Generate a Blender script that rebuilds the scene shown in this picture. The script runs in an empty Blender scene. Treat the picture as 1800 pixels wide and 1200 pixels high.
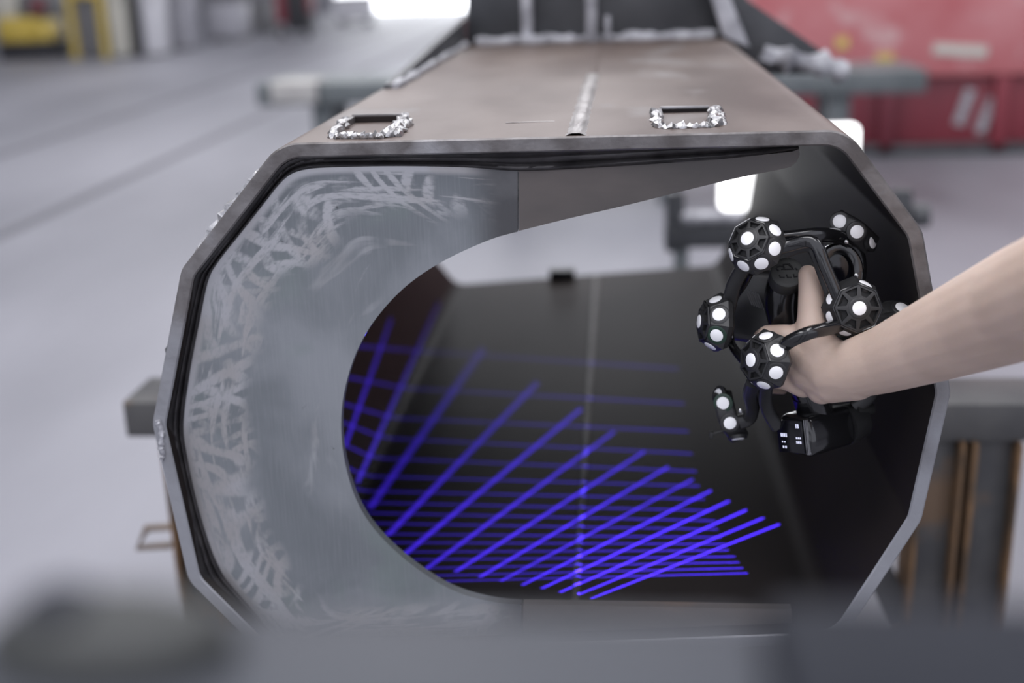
import bpy, bmesh, math, random
from mathutils import Vector, Matrix, Quaternion

scene = bpy.context.scene
COL = scene.collection
random.seed(7)

# ------------------------------------------------------------------ camera
F = 2100.0                       # focal length in pixels of the 1800x1200 frame
CAM = Vector((0.0, -1.15, 1.45))
ax_a = Vector((185, 680, -2100)).normalized()          # beam axis seen from the camera
ax_x = Vector((23650, 50, 2100)); ax_x = (ax_x - ax_a * ax_x.dot(ax_a)).normalized()
ax_z = ax_x.cross(ax_a)
ROT = Matrix((ax_x, ax_a, ax_z))                       # camera space -> world

cd = bpy.data.cameras.new('camera')
cam = bpy.data.objects.new('camera', cd)
COL.objects.link(cam)
M4 = ROT.to_4x4(); M4.translation = CAM
cam.matrix_world = M4
cd.sensor_width = 36.0
cd.lens = 36.0 * F / 1800.0
cd.clip_start = 0.01
cd.dof.use_dof = True
cd.dof.focus_distance = 1.17
cd.dof.aperture_fstop = 2.2
scene.camera = cam

# ------------------------------------------------------------------ light
w = bpy.data.worlds.new('world'); scene.world = w
w.use_nodes = True
bg = w.node_tree.nodes['Background']
bg.inputs['Color'].default_value = (0.86, 0.88, 1.0, 1)
bg.inputs['Strength'].default_value = 1.15

def area(name, loc, sx, sy, power, col=(1, 1, 1)):
    l = bpy.data.lights.new(name, 'AREA'); l.shape = 'RECTANGLE'
    l.size = sx; l.size_y = sy; l.energy = power; l.color = col
    o = bpy.data.objects.new(name, l); COL.objects.link(o); o.location = loc
    return o
# three rows of unseen area lamps added overhead to light the hall
area('added_light_row', (-6.0, 8.0, 8.5), 2.0, 30.0, 900, (1.0, 0.99, 1.0))
area('added_light_row', (-0.8, 6.0, 8.5), 2.0, 30.0, 900, (1.0, 0.99, 1.0))
area('added_light_row', (5.5, 8.0, 8.5), 2.0, 30.0, 700, (1.0, 0.99, 1.0))

scene.view_settings.view_transform = 'Standard'
scene.view_settings.look = 'None'
scene.view_settings.gamma = 1.0
scene.view_settings.use_curve_mapping = False
scene.view_settings.exposure = 0.2

# ------------------------------------------------------------------ helpers
def ray(px, py):
    return ROT @ Vector(((px - 900) / F, (600 - py) / F, -1.0))
def P(px, py, Y):
    d = ray(px, py); return CAM + d * ((Y - CAM.y) / d.y)
def PZ(px, py, z):
    d = ray(px, py); return CAM + d * ((z - CAM.z) / d.z)

MATS = {}
def mat(name, col, rough=0.5, metal=0.0, col2=None, scale=8.0, stretch=(1, 1, 1), detail=6, bump=0.0,
        bscale=None, spec=0.5, emit=None, lo=0.35, hi=0.65, col3=None, scale3=30, coat=0.0, sss=0.0, distortion=0.0):
    if name in MATS: return MATS[name]
    m = bpy.data.materials.new(name); m.use_nodes = True
    nt = m.node_tree; N = nt.nodes; L = nt.links
    b = N['Principled BSDF']
    b.inputs['Base Color'].default_value = (*col, 1)
    b.inputs['Roughness'].default_value = rough
    b.inputs['Metallic'].default_value = metal
    b.inputs['Specular IOR Level'].default_value = spec
    b.inputs['Coat Weight'].default_value = coat
    if sss:
        b.inputs['Subsurface Weight'].default_value = sss
        b.inputs['Subsurface Radius'].default_value = (0.01, 0.004, 0.002)
        b.inputs['Subsurface Scale'].default_value = 0.4
    if emit:
        b.inputs['Emission Color'].default_value = (*emit[0], 1)
        b.inputs['Emission Strength'].default_value = emit[1]
    tc = N.new('ShaderNodeTexCoord'); mp = N.new('ShaderNodeMapping')
    mp.inputs['Scale'].default_value = stretch
    L.new(tc.outputs['Object'], mp.inputs['Vector'])
    if col2:
        nz = N.new('ShaderNodeTexNoise'); nz.inputs['Scale'].default_value = scale
        nz.inputs['Detail'].default_value = detail; nz.inputs['Distortion'].default_value = distortion
        L.new(mp.outputs[0], nz.inputs['Vector'])
        cr = N.new('ShaderNodeValToRGB')
        cr.color_ramp.elements[0].position = lo; cr.color_ramp.elements[0].color = (*col, 1)
        cr.color_ramp.elements[1].position = hi; cr.color_ramp.elements[1].color = (*col2, 1)
        L.new(nz.outputs['Fac'], cr.inputs['Fac'])
        out = cr.outputs['Color']
        if col3:
            n3 = N.new('ShaderNodeTexNoise'); n3.inputs['Scale'].default_value = scale3; n3.inputs['Detail'].default_value = 4
            L.new(mp.outputs[0], n3.inputs['Vector'])
            mr = N.new('ShaderNodeMapRange'); mr.inputs['From Min'].default_value = 0.58; mr.inputs['From Max'].default_value = 0.68
            L.new(n3.outputs['Fac'], mr.inputs['Value'])
            mx = N.new('ShaderNodeMixRGB'); mx.inputs['Color2'].default_value = (*col3, 1)
            L.new(mr.outputs[0], mx.inputs['Fac']); L.new(out, mx.inputs['Color1'])
            out = mx.outputs['Color']
        L.new(out, b.inputs['Base Color'])
    if bump:
        nb = N.new('ShaderNodeTexNoise'); nb.inputs['Scale'].default_value = bscale or scale * 4; nb.inputs['Detail'].default_value = 5
        L.new(mp.outputs[0], nb.inputs['Vector'])
        bp = N.new('ShaderNodeBump'); bp.inputs['Strength'].default_value = bump; bp.inputs['Distance'].default_value = 0.002
        L.new(nb.outputs['Fac'], bp.inputs['Height']); L.new(bp.outputs[0], b.inputs['Normal'])
    MATS[name] = m
    return m

def link(name, me, m, parent=None, smooth=40):
    o = bpy.data.objects.new(name, me); COL.objects.link(o)
    if m is not None and not me.materials: me.materials.append(m)
    if parent is not None: o.parent = parent
    if smooth:
        me.polygons.foreach_set('use_smooth', [True] * len(me.polygons))
        me.set_sharp_from_angle(angle=math.radians(smooth))
    return o
def mesh_obj(name, verts, faces, m, parent=None, smooth=40):
    me = bpy.data.meshes.new(name)
    me.from_pydata([tuple(v) for v in verts], [], faces)
    bm = bmesh.new(); bm.from_mesh(me); bmesh.ops.recalc_face_normals(bm, faces=bm.faces); bm.to_mesh(me); bm.free()
    me.update()
    return link(name, me, m, parent, smooth)
def bm_obj(name, bm, m, parent=None, smooth=40):
    bmesh.ops.recalc_face_normals(bm, faces=bm.faces)
    me = bpy.data.meshes.new(name); bm.to_mesh(me); bm.free()
    return link(name, me, m, parent, smooth)
def thing(name, label, cat, loc=(0, 0, 0), group=None):
    o = bpy.data.objects.new(name, None); COL.objects.link(o); o.empty_display_size = 0.05
    o.location = loc; o['label'] = label; o['category'] = cat
    if group: o['group'] = group
    return o
def tag(o, label, cat, group=None):
    o['label'] = label; o['category'] = cat
    if group: o['group'] = group
    return o
def struct(o):
    o['kind'] = 'structure'; return o
def reparent(o, parent):
    """parent keeping world coordinates (parents are only translated)"""
    o.parent = parent
    o.matrix_parent_inverse = Matrix.Translation(-wloc(parent))
def wloc(o):
    v = Vector(o.location)
    if o.parent: v = v + wloc(o.parent) + o.matrix_parent_inverse.translation
    return v
def kid(o, parent):
    reparent(o, parent); return o

def box(name, c, s, m, parent=None, rot=None, bev=0.0, seg=2, axes=None):
    """box centred at c with size s; axes = 3 vectors for orientation"""
    bm = bmesh.new()
    bmesh.ops.create_cube(bm, size=1.0)
    for v in bm.verts: v.co = Vector((v.co.x * s[0], v.co.y * s[1], v.co.z * s[2]))
    if bev: bmesh.ops.bevel(bm, geom=bm.edges[:], offset=bev, segments=seg, profile=0.5, affect='EDGES')
    if axes is not None: R = Matrix(axes).transposed()
    elif rot is not None: R = rot
    else: R = Matrix.Identity(3)
    for v in bm.verts: v.co = R @ v.co + Vector(c)
    o = bm_obj(name, bm, m)
    if parent is not None: kid(o, parent)
    return o
def frame_axes(n, up=Vector((0, 0, 1))):
    n = Vector(n).normalized()
    u = up.cross(n)
    if u.length < 1e-4: u = Vector((1, 0, 0)).cross(n)
    u.normalize(); v = n.cross(u)
    return u, v, n
def catmull(pts, per=8):
    pts = [Vector(p) for p in pts]; out = []
    for i in range(len(pts) - 1):
        p0 = pts[max(i - 1, 0)]; p1 = pts[i]; p2 = pts[i + 1]; p3 = pts[min(i + 2, len(pts) - 1)]
        for k in range(per):
            t = k / per
            out.append(0.5 * ((2 * p1) + (p2 - p0) * t + (2 * p0 - 5 * p1 + 4 * p2 - p3) * t * t + (3 * p1 - p0 - 3 * p2 + p3) * t ** 3))
    out.append(pts[-1]); return out
def tube(name, pts, r, m, parent=None, seg=12, flat=None, up=Vector((0, -1, 0)), smooth=40, lump=0.0):
    """sweep a round (or flattened: flat=(a,b) half sizes, superellipse) section along pts; r float or list"""
    pts = [Vector(p) for p in pts]; n = len(pts)
    rs = r if isinstance(r, (list, tuple)) else [r] * n
    verts = []; faces = []
    rnd = random.Random(n * 13 + int(abs(pts[0].x) * 1e4))
    for i, p in enumerate(pts):
        t = (pts[min(i + 1, n - 1)] - pts[max(i - 1, 0)]).normalized()
        u = up - t * up.dot(t)
        if u.length < 1e-4: u = Vector((1, 0, 0)) - t * t.x
        u.normalize(); v = t.cross(u)
        for k in range(seg):
            a = 2 * math.pi * k / seg
            ca, sa = math.cos(a), math.sin(a)
            if flat:
                e = 0.6
                ca = math.copysign(abs(ca) ** e, ca); sa = math.copysign(abs(sa) ** e, sa)
                q = p + (u * ca * flat[0] + v * sa * flat[1]) * rs[i]
            else:
                rr = rs[i] * (1 + lump * (rnd.random() - 0.5) * 2)
                q = p + (u * ca + v * sa) * rr
            verts.append(q)
    for i in range(n - 1):
        for k in range(seg):
            a = i * seg + k; b = i * seg + (k + 1) % seg
            faces.append((a, b, b + seg, a + seg))
    faces.append(tuple(range(seg))[::-1]); faces.append(tuple((n - 1) * seg + k for k in range(seg)))
    o = mesh_obj(name, verts, faces, m, None, smooth)
    if parent is not None: kid(o, parent)
    return o
def lathe(name, c, n, prof, m, parent=None, seg=24, smooth=40):
    """prof list of (r, h) along axis n at c"""
    u, v, n = frame_axes(n); c = Vector(c)
    verts = []; faces = []
    for r, h in prof:
        for k in range(seg):
            a = 2 * math.pi * k / seg
            verts.append(c + (u * math.cos(a) + v * math.sin(a)) * max(r, 1e-5) + n * h)
    for i in range(len(prof) - 1):
        for k in range(seg):
            a = i * seg + k; b = i * seg + (k + 1) % seg
            faces.append((a, b, b + seg, a + seg))
    faces.append(tuple(range(seg))[::-1]); faces.append(tuple((len(prof) - 1) * seg + k for k in range(seg)))
    o = mesh_obj(name, verts, faces, m, None, smooth)
    if parent is not None: kid(o, parent)
    return o
def prism(name, poly, ext, m, parent=None, bev=0.0, smooth=40):
    """poly: list of 3D points (planar), ext: extrusion vector"""
    n = len(poly); ext = Vector(ext)
    bm = bmesh.new()
    a = [bm.verts.new(Vector(p)) for p in poly]; b = [bm.verts.new(Vector(p) + ext) for p in poly]
    bm.faces.new(a[::-1]); bm.faces.new(b)
    for i in range(n): bm.faces.new((a[i], a[(i + 1) % n], b[(i + 1) % n], b[i]))
    if bev: bmesh.ops.bevel(bm, geom=bm.edges[:], offset=bev, segments=2, profile=0.5, affect='EDGES')
    o = bm_obj(name, bm, m, None, smooth)
    if parent is not None: kid(o, parent)
    return o

# ------------------------------------------------------------------ materials
M_floor = mat('concrete_floor', (0.125, 0.127, 0.146), 0.5, 0, (0.255, 0.255, 0.287), 0.6, (1, 0.35, 1), 7, lo=0.3, hi=0.7, bump=0.05, bscale=20)
M_rail = mat('floor_groove', (0.10, 0.10, 0.115), 0.6)
M_wall = mat('hall_wall', (0.30, 0.30, 0.33), 0.7, 0, (0.36, 0.36, 0.39), 0.4)
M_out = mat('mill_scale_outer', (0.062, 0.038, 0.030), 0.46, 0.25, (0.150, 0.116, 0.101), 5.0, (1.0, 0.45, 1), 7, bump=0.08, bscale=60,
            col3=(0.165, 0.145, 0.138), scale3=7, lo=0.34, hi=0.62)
M_in = mat('mill_scale_inner_shade', (0.018, 0.0158, 0.016), 0.42, 0.0, (0.030, 0.0245, 0.0235), 4.0, (1, 0.5, 1), 6, bump=0.05, bscale=45, spec=0.03)  # same steel as outside, colour darkened for the unlit interior
M_rim = mat('flame_cut_rim', (0.105, 0.095, 0.093), 0.40, 0.45, (0.21, 0.20, 0.20), 28, (1, 1, 1), 6, bump=0.3, bscale=130, col3=(0.36, 0.36, 0.38), scale3=6)
M_strip = mat('dark_plate', (0.085, 0.078, 0.076), 0.42, 0.35, (0.15, 0.13, 0.122), 9, (0.5, 1, 1.4), 6, col3=(0.20, 0.135, 0.10), scale3=9, bump=0.06, bscale=70)
M_fillet = mat('dark_weld', (0.030, 0.028, 0.030), 0.38, 0.5, (0.062, 0.058, 0.06), 40, (1, 1, 1), 5, bump=0.35, bscale=90)
M_weld = mat('weld_bead', (0.30, 0.30, 0.31), 0.30, 0.8, (0.58, 0.57, 0.57), 70, (1, 1, 1), 5, bump=0.7, bscale=220)
M_seam = mat('ground_seam', (0.23, 0.21, 0.205), 0.36, 0.6, (0.40, 0.38, 0.37), 40, (2, 0.5, 1), 5, bump=0.2, bscale=100)
M_dseam = mat('dark_seam', (0.035, 0.033, 0.033), 0.5, 0.0, (0.06, 0.057, 0.055), 30, bump=0.2, bscale=100)
M_dsteel = mat('dark_painted_steel', (0.045, 0.047, 0.052), 0.42, 0.2, (0.075, 0.077, 0.083), 8, bump=0.06)
M_pale = mat('pale_primer_weld', (0.24, 0.24, 0.26), 0.55, 0.2, (0.46, 0.46, 0.49), 30, bump=0.3, bscale=60)
M_gsteel = mat('grey_green_steel', (0.10, 0.115, 0.12), 0.5, 0.2, (0.15, 0.165, 0.17), 5)
M_trestle = mat('trestle_steel', (0.050, 0.050, 0.054), 0.55, 0.25, (0.085, 0.083, 0.083), 9, bump=0.1, col3=(0.13, 0.085, 0.055), scale3=6)
M_rust = mat('rusty_edge', (0.075, 0.05, 0.032), 0.75, 0.1, (0.19, 0.11, 0.055), 14, bump=0.2)
M_brown = mat('rust_brown_post', (0.13, 0.10, 0.085), 0.7, 0.1, (0.22, 0.17, 0.13), 12, bump=0.1)
M_black = mat('black_plastic', (0.018, 0.018, 0.019), 0.42, 0, (0.024, 0.024, 0.025), 60, spec=0.5)
M_gloss = mat('black_gloss', (0.009, 0.009, 0.010), 0.16, 0, spec=0.6, coat=0.3)
M_matte = mat('black_rubber', (0.014, 0.014, 0.014), 0.6, 0, (0.02, 0.02, 0.02), 80)
M_boss = mat('boss_rubber', (0.034, 0.035, 0.033), 0.6)
M_ribg = mat('cooling_grey', (0.11, 0.11, 0.115), 0.4)
M_cell = mat('black_cell', (0.006, 0.006, 0.007), 0.7)
M_dot = mat('white_marker', (0.97, 0.97, 0.98), 0.35, 0, spec=0.8)
M_green = mat('dark_green_pad', (0.012, 0.035, 0.022), 0.4)
M_silver = mat('silver_trim', (0.45, 0.45, 0.46), 0.25, 0.9)
M_screen = mat('screen_black', (0.006, 0.006, 0.009), 0.12)
M_glyph = mat('screen_glyph', (0.8, 0.8, 0.9), 0.5, emit=((0.72, 0.75, 1.0), 0.5))
M_skin = mat('skin', (0.50, 0.38, 0.315), 0.5, 0, (0.57, 0.44, 0.37), 18, detail=5, bump=0.12, bscale=260, sss=0.12, spec=0.35, lo=0.3, hi=0.7)
M_cloth = mat('navy_cotton', (0.03, 0.035, 0.06), 0.9, bump=0.2, bscale=400)

# bare ground steel on the lower half of the cut rim, dark scale on the upper half
def rim_ground():
    nt = M_rim.node_tree; N = nt.nodes; L = nt.links; b = N['Principled BSDF']
    src = b.inputs['Base Color'].links[0].from_socket
    tc = [n for n in N if n.type == 'TEX_COORD'][0]; sp = N.new('ShaderNodeSeparateXYZ'); L.new(tc.outputs['Object'], sp.inputs[0])
    nz = N.new('ShaderNodeTexNoise'); nz.inputs['Scale'].default_value = 9; L.new(tc.outputs['Object'], nz.inputs['Vector'])
    ad = N.new('ShaderNodeMath'); ad.operation = 'MULTIPLY_ADD'; ad.inputs[1].default_value = 0.5; L.new(nz.outputs['Fac'], ad.inputs[0]); L.new(sp.outputs['Z'], ad.inputs[2])
    mr = N.new('ShaderNodeMapRange'); mr.inputs['From Min'].default_value = 1.36; mr.inputs['From Max'].default_value = 1.22; mr.inputs['To Max'].default_value = 0.8
    L.new(ad.outputs[0], mr.inputs['Value'])
    mx = N.new('ShaderNodeMixRGB'); mx.inputs['Color2'].default_value = (0.36, 0.37, 0.40, 1); L.new(mr.outputs[0], mx.inputs['Fac']); L.new(src, mx.inputs['Color1'])
    L.new(mx.outputs[0], b.inputs['Base Color'])
rim_ground()

# diaphragm plate: mottled grey steel with bright ground strokes along its welded edge (uv: along, across)
YPL = 0.022
def plate_material():
    m = bpy.data.materials.new('ground_plate'); m.use_nodes = True
    nt = m.node_tree; N = nt.nodes; L = nt.links; b = N['Principled BSDF']
    uv = N.new('ShaderNodeUVMap'); uv.uv_map = 'UVMap'
    tc = N.new('ShaderNodeTexCoord')
    sep = N.new('ShaderNodeSeparateXYZ'); L.new(uv.outputs[0], sep.inputs[0])
    def noise(src, sc, scale3=(1, 1, 1), detail=5, dist=0.0):
        mp = N.new('ShaderNodeMapping'); mp.inputs['Scale'].default_value = scale3; L.new(src, mp.inputs[0])
        n = N.new('ShaderNodeTexNoise'); n.inputs['Scale'].default_value = sc; n.inputs['Detail'].default_value = detail
        n.inputs['Distortion'].default_value = dist; L.new(mp.outputs[0], n.inputs['Vector']); return n.outputs['Fac']
    def maprange(src, a, c, lo=0, hi=1):
        n = N.new('ShaderNodeMapRange'); n.inputs['From Min'].default_value = a; n.inputs['From Max'].default_value = c
        n.inputs['To Min'].default_value = lo; n.inputs['To Max'].default_value = hi
        n.interpolation_type = 'SMOOTHSTEP'; L.new(src, n.inputs['Value']); return n.outputs[0]
    def math_(op, a, c):
        n = N.new('ShaderNodeMath'); n.operation = op
        for i, v in enumerate((a, c)):
            if isinstance(v, (int, float)): n.inputs[i].default_value = v
            else: L.new(v, n.inputs[i])
        return n.outputs[0]
    def mix(fac, c1, c2):
        n = N.new('ShaderNodeMixRGB'); L.new(fac, n.inputs[0])
        for i, v in ((1, c1), (2, c2)):
            if isinstance(v, tuple): n.inputs[i].default_value = (*v, 1)
            else: L.new(v, n.inputs[i])
        return n.outputs[0]
    UV = uv.outputs[0]; OB = tc.outputs['Object']
    # v = distance in metres from the welded outer edge
    edge = maprange(sep.outputs['Y'], 0.012, 0.125, 1.0, 0.0)
    def strokes(rot, sx, sy, seed):
        wn = N.new('ShaderNodeTexNoise'); wn.inputs['Scale'].default_value = 14; wn.inputs['Detail'].default_value = 2; L.new(UV, wn.inputs['Vector'])
        wv = N.new('ShaderNodeVectorMath'); wv.operation = 'SCALE'; wv.inputs['Scale'].default_value = 0.035; L.new(wn.outputs['Color'], wv.inputs[0])
        ad = N.new('ShaderNodeVectorMath'); ad.operation = 'ADD'; L.new(UV, ad.inputs[0]); L.new(wv.outputs[0], ad.inputs[1])
        mp = N.new('ShaderNodeMapping'); mp.inputs['Rotation'].default_value = (0, 0, rot); L.new(ad.outputs[0], mp.inputs[0])
        m2 = N.new('ShaderNodeMapping'); m2.inputs['Scale'].default_value = (sx, sy, 1); m2.inputs['Location'].default_value = (seed, seed * .7, 0); L.new(mp.outputs[0], m2.inputs[0])
        vo = N.new('ShaderNodeTexVoronoi'); vo.feature = 'SMOOTH_F1'; vo.inputs['Smoothness'].default_value = 0.55; vo.inputs['Scale'].default_value = 1.0; L.new(m2.outputs[0], vo.inputs['Vector'])
        sp = N.new('ShaderNodeSeparateColor'); L.new(vo.outputs['Color'], sp.inputs[0])
        return sp.outputs[0]
    brk = noise(UV, 6.0, (1, 0.8, 1), 3, 0.6)
    warp = math_('MULTIPLY', noise(UV, 9, (1, 1, 1), 0.6, 0.3), 5.0)
    def stripes(fu, fv, amp_scale, off):
        ph = math_('ADD', math_('ADD', math_('MULTIPLY', sep.outputs['X'], fu), math_('MULTIPLY', sep.outputs['Y'], fv)), warp)
        sn = math_('SINE', math_('ADD', math_('MULTIPLY', ph, 6.2832), off), 0)
        am = maprange(noise(UV, amp_scale, (1, 1, 1), 3, 0.4), 0.40, 0.60)
        return math_('MULTIPLY', maprange(sn, -0.75, 0.9), am)
    along = maprange(noise(UV, 10, (0.9, 8, 1), 5, 0.7), 0.46, 0.60)
    st = math_('MAXIMUM', math_('MAXIMUM', stripes(34, 20, 11, 0.0), stripes(27, -24, 14, 1.7)), math_('MULTIPLY', along, 0.9))
    hair = noise(UV, 30, (4, 9, 1), 5)
    st = math_('MULTIPLY', st, maprange(hair, 0.30, 0.60, 0.55, 1.0))
    th = math_('SUBTRACT', math_('ADD', edge, math_('MULTIPLY', maprange(brk, 0.3, 0.7), 0.55)), 0.62)
    g = math_('MULTIPLY', maprange(th, 0.0, 0.35), maprange(st, 0.08, 0.85))
    rim_glint = maprange(sep.outputs['Y'], 0.004, 0.011, 1.0, 0.0)  # edge line painted bright as a reflected highlight
    g = math_('MAXIMUM', g, rim_glint)
    # a few loose strokes further in
    loose = math_('MULTIPLY', maprange(noise(UV, 8, (0.7, 4, 1), 3, 1.0), 0.60, 0.70), maprange(noise(OB, 9), 0.50, 0.60))
    g = math_('MAXIMUM', g, math_('MULTIPLY', loose, 0.45))
    fine = noise(OB, 40, (12, 1, 0.5), 4)
    base = mix(maprange(noise(OB, 6.5, (1, 1, 1), 8, 0.6), 0.34, 0.68), (0.18, 0.196, 0.21), (0.285, 0.30, 0.32))
    base = mix(math_('MULTIPLY', maprange(noise(OB, 11, (1, 1, 1), 6, 0.3), 0.52, 0.70), 0.5), base, (0.205, 0.248, 0.238))
    base = mix(math_('MULTIPLY', maprange(fine, 0.42, 0.7), 0.10), base, (0.40, 0.41, 0.43))
    spots = maprange(noise(OB, 55, (1, 1, 1), 3, 0.5), 0.69, 0.72)
    area_ = maprange(noise(OB, 7, (1, 1, 1), 2), 0.50, 0.62)
    base = mix(math_('MULTIPLY', math_('MULTIPLY', spots, area_), 0.8), base, (0.05, 0.05, 0.055))
    warm = mix(maprange(noise(OB, 14), 0.4, 0.6), (0.50, 0.485, 0.48), (0.57, 0.57, 0.585))
    colr = mix(math_('MULTIPLY', g, 0.82), base, warm)
    # dark reflection painted into the colour, growing towards the seam with the right-hand strips
    so_ = N.new('ShaderNodeSeparateXYZ'); L.new(OB, so_.inputs[0])
    xx_ = math_('ADD', so_.outputs['X'], math_('MULTIPLY', math_('SUBTRACT', noise(OB, 9), 0.5), 0.06))
    xd = P(850, 350, YPL).x
    dk = maprange(xx_, xd - 0.028, xd + 0.02)
    colr = mix(dk, colr, mix(maprange(noise(OB, 20), 0.4, 0.7), (0.085, 0.085, 0.09), (0.13, 0.13, 0.135)))
    g = math_('MULTIPLY', g, math_('SUBTRACT', 1.0, dk))
    L.new(colr, b.inputs['Base Color'])
    L.new(maprange(g, 0, 1, 0.42, 0.33), b.inputs['Roughness'])
    L.new(maprange(g, 0, 1, 0.45, 0.75), b.inputs['Metallic'])
    bp = N.new('ShaderNodeBump'); bp.inputs['Strength'].default_value = 0.12; bp.inputs['Distance'].default_value = 0.001
    L.new(fine, bp.inputs['Height']); L.new(bp.outputs[0], b.inputs['Normal'])
    return m
M_plate = plate_material()

# ------------------------------------------------------------------ hall
struct(box('floor', (0, 11, -0.05), (33, 53, 0.1), M_floor))
for i, xx in enumerate((-3.57, -5.16)):
    struct(box('trim_%d' % (i + 1), (xx, 17, 0.002), (0.10, 44, 0.006), M_rail))
wy = 36.0
struct(box('wall_back', (-12.3, wy + 0.15, 4.35), (7.4, 0.3, 8.7), M_wall))
struct(box('wall_back.001', (8.4, wy + 0.15, 4.35), (15.2, 0.3, 8.7), M_wall))
struct(box('wall_back.002', (-3.9, wy + 0.15, 6.85), (9.4, 0.3, 3.7), M_wall))
M_day = mat('daylight_door', (0.9, 0.9, 0.95), 0.5, emit=((0.95, 0.97, 1.0), 3.5))
struct(box('wall_left', (-16.15, 14.5, 4.35), (0.3, 43.3, 8.7), M_wall))
struct(box('wall_right', (16.15, 14.5, 4.35), (0.3, 43.3, 8.7), M_wall))
for i, (xa_, xb_) in enumerate(((-16.3, -7.5), (-4.5, -2.3), (0.7, 4.0), (7.0, 16.3))):
    struct(box('ceiling' if i == 0 else 'ceiling.%03d' % i, ((xa_ + xb_) / 2, 14.5, 8.75), (xb_ - xa_, 43.3, 0.1), M_wall))
struct(box('door_1', (-3.9, wy + 0.35, 2.5), (9.8, 0.1, 5.0), M_day))

# ------------------------------------------------------------------ box beam
# corner points of the outer front outline (photo pixels, on the cut plane Y = 0) with bend radii in metres
CORN = [(490, 252, .045), (1490, 228, .040), (1622, 405, .035), (1672, 690, .03), (1620, 915, .035), (1478, 1132, .045),
        (480, 1172, .05), (331, 1022, .035), (267, 745, .04), (318, 474, .03)]
C2 = [(Vector((P(x, y, 0).x, P(x, y, 0).z)), r) for x, y, r in CORN]
def offset_poly(c2, d):
    n = len(c2); out = []
    for i in range(n):
        p0, p1, p2 = c2[i - 1][0], c2[i][0], c2[(i + 1) % n][0]
        e1 = (p1 - p0).normalized(); e2 = (p2 - p1).normalized()
        n1 = Vector((e1.y, -e1.x)); n2 = Vector((e2.y, -e2.x))       # inward for clockwise order
        k = (n1 + n2) / (1 + n1.dot(n2))
        out.append((p1 + k * d, c2[i][1]))
    return out
def rounded(c2, dr, seg=7):
    n = len(c2); out = []
    for i in range(n):
        p0, (p1, r), p2 = c2[i - 1][0], c2[i], c2[(i + 1) % n][0]
        r = max(r + dr, 0.004)
        a = (p0 - p1).normalized(); b = (p2 - p1).normalized()
        half = math.acos(max(-1, min(1, a.dot(b)))) / 2
        t = r / math.tan(half)
        bis = (a + b).normalized(); cen = p1 + bis * (r / math.sin(half))
        s = p1 + a * t - cen; e = p1 + b * t - cen
        ang = math.atan2(s.x * e.y - s.y * e.x, s.dot(e))
        for k in range(seg + 1):
            th = ang * k / seg
            out.append(cen + Vector((s.x * math.cos(th) - s.y * math.sin(th), s.x * math.sin(th) + s.y * math.cos(th))))
    return out
TH = 0.0145
OUT = rounded(C2, 0.0)
IN2 = offset_poly(C2, TH)
INN = rounded(IN2, -TH * 0.6)
YF = 1.60                                                         # far end of the beam
beam = thing('box_beam', 'long ten-sided welded steel box beam lying on a trestle, open towards the camera', 'steel beam', (-0.08, 0.0, 0.70))
def shell():
    n = len(OUT); verts = []; faces = []; mi = []
    b = 0.0016
    OUTb = rounded(offset_poly(C2, b), -b * .5); INNb = rounded(offset_poly(C2, TH - b), -TH * 0.55)
    ys = [b, 0.12, 0.3, 0.5, 0.7, 0.9, 1.1, 1.35, YF]
    rings = [(INN, y) for y in reversed(ys)] + [(INNb, 0.0), (OUTb, 0.0)] + [(OUT, y) for y in ys]
    for poly, y in rings:
        for p in poly: verts.append((p.x, y, p.y))
    nr = len(rings)
    for i in range(nr):
        j = (i + 1) % nr
        for k in range(n):
            k2 = (k + 1) % n
            faces.append((i * n + k, i * n + k2, j * n + k2, j * n + k))
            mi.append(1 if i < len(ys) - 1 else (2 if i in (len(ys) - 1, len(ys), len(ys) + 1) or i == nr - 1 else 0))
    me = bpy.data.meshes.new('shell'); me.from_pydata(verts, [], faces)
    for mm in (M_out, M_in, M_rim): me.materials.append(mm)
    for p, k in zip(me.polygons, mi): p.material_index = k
    bm = bmesh.new(); bm.from_mesh(me); bmesh.ops.recalc_face_normals(bm, faces=bm.faces); bm.to_mesh(me); bm.free()
    return kid(link('shell', me, None, None, 25), beam)
shell()

def resample(pts, n):
    pts = [Vector(p) for p in pts]; L = [0]
    for i in range(len(pts) - 1): L.append(L[-1] + (pts[i + 1] - pts[i]).length)
    out = []; j = 0
    for k in range(n):
        s = L[-1] * k / (n - 1)
        while j < len(L) - 2 and L[j + 1] < s: j += 1
        t = (s - L[j]) / max(L[j + 1] - L[j], 1e-9)
        out.append(pts[j].lerp(pts[j + 1], t))
    return out, L[-1]
YP = 0.022                                                        # front face of the diaphragm
hole_px = [(910, 407), (870, 418), (830, 434), (790, 453), (750, 476), (710, 506), (675, 542), (645, 583), (622, 630), (607, 680), (600, 730), (602, 785),
           (613, 840), (632, 890), (660, 932), (697, 970), (740, 1004), (785, 1032), (825, 1048), (862, 1057), (890, 1061), (917, 1063)]
hole = catmull([P(x, y, YP) for x, y in hole_px], 5)
plate_px = [(910, 300), (820, 294), (700, 292), (580, 294), (535, 298), (508, 308), (487, 328), (440, 387), (385, 458), (366, 492), (352, 555), (336, 640), (322, 730), (322, 770),
            (334, 840), (358, 925), (378, 985), (400, 1022), (440, 1070), (490, 1130), (520, 1146), (580, 1152), (750, 1152), (917, 1146)]
pedge = catmull([P(x, y, YP) for x, y in plate_px], 5)
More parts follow.
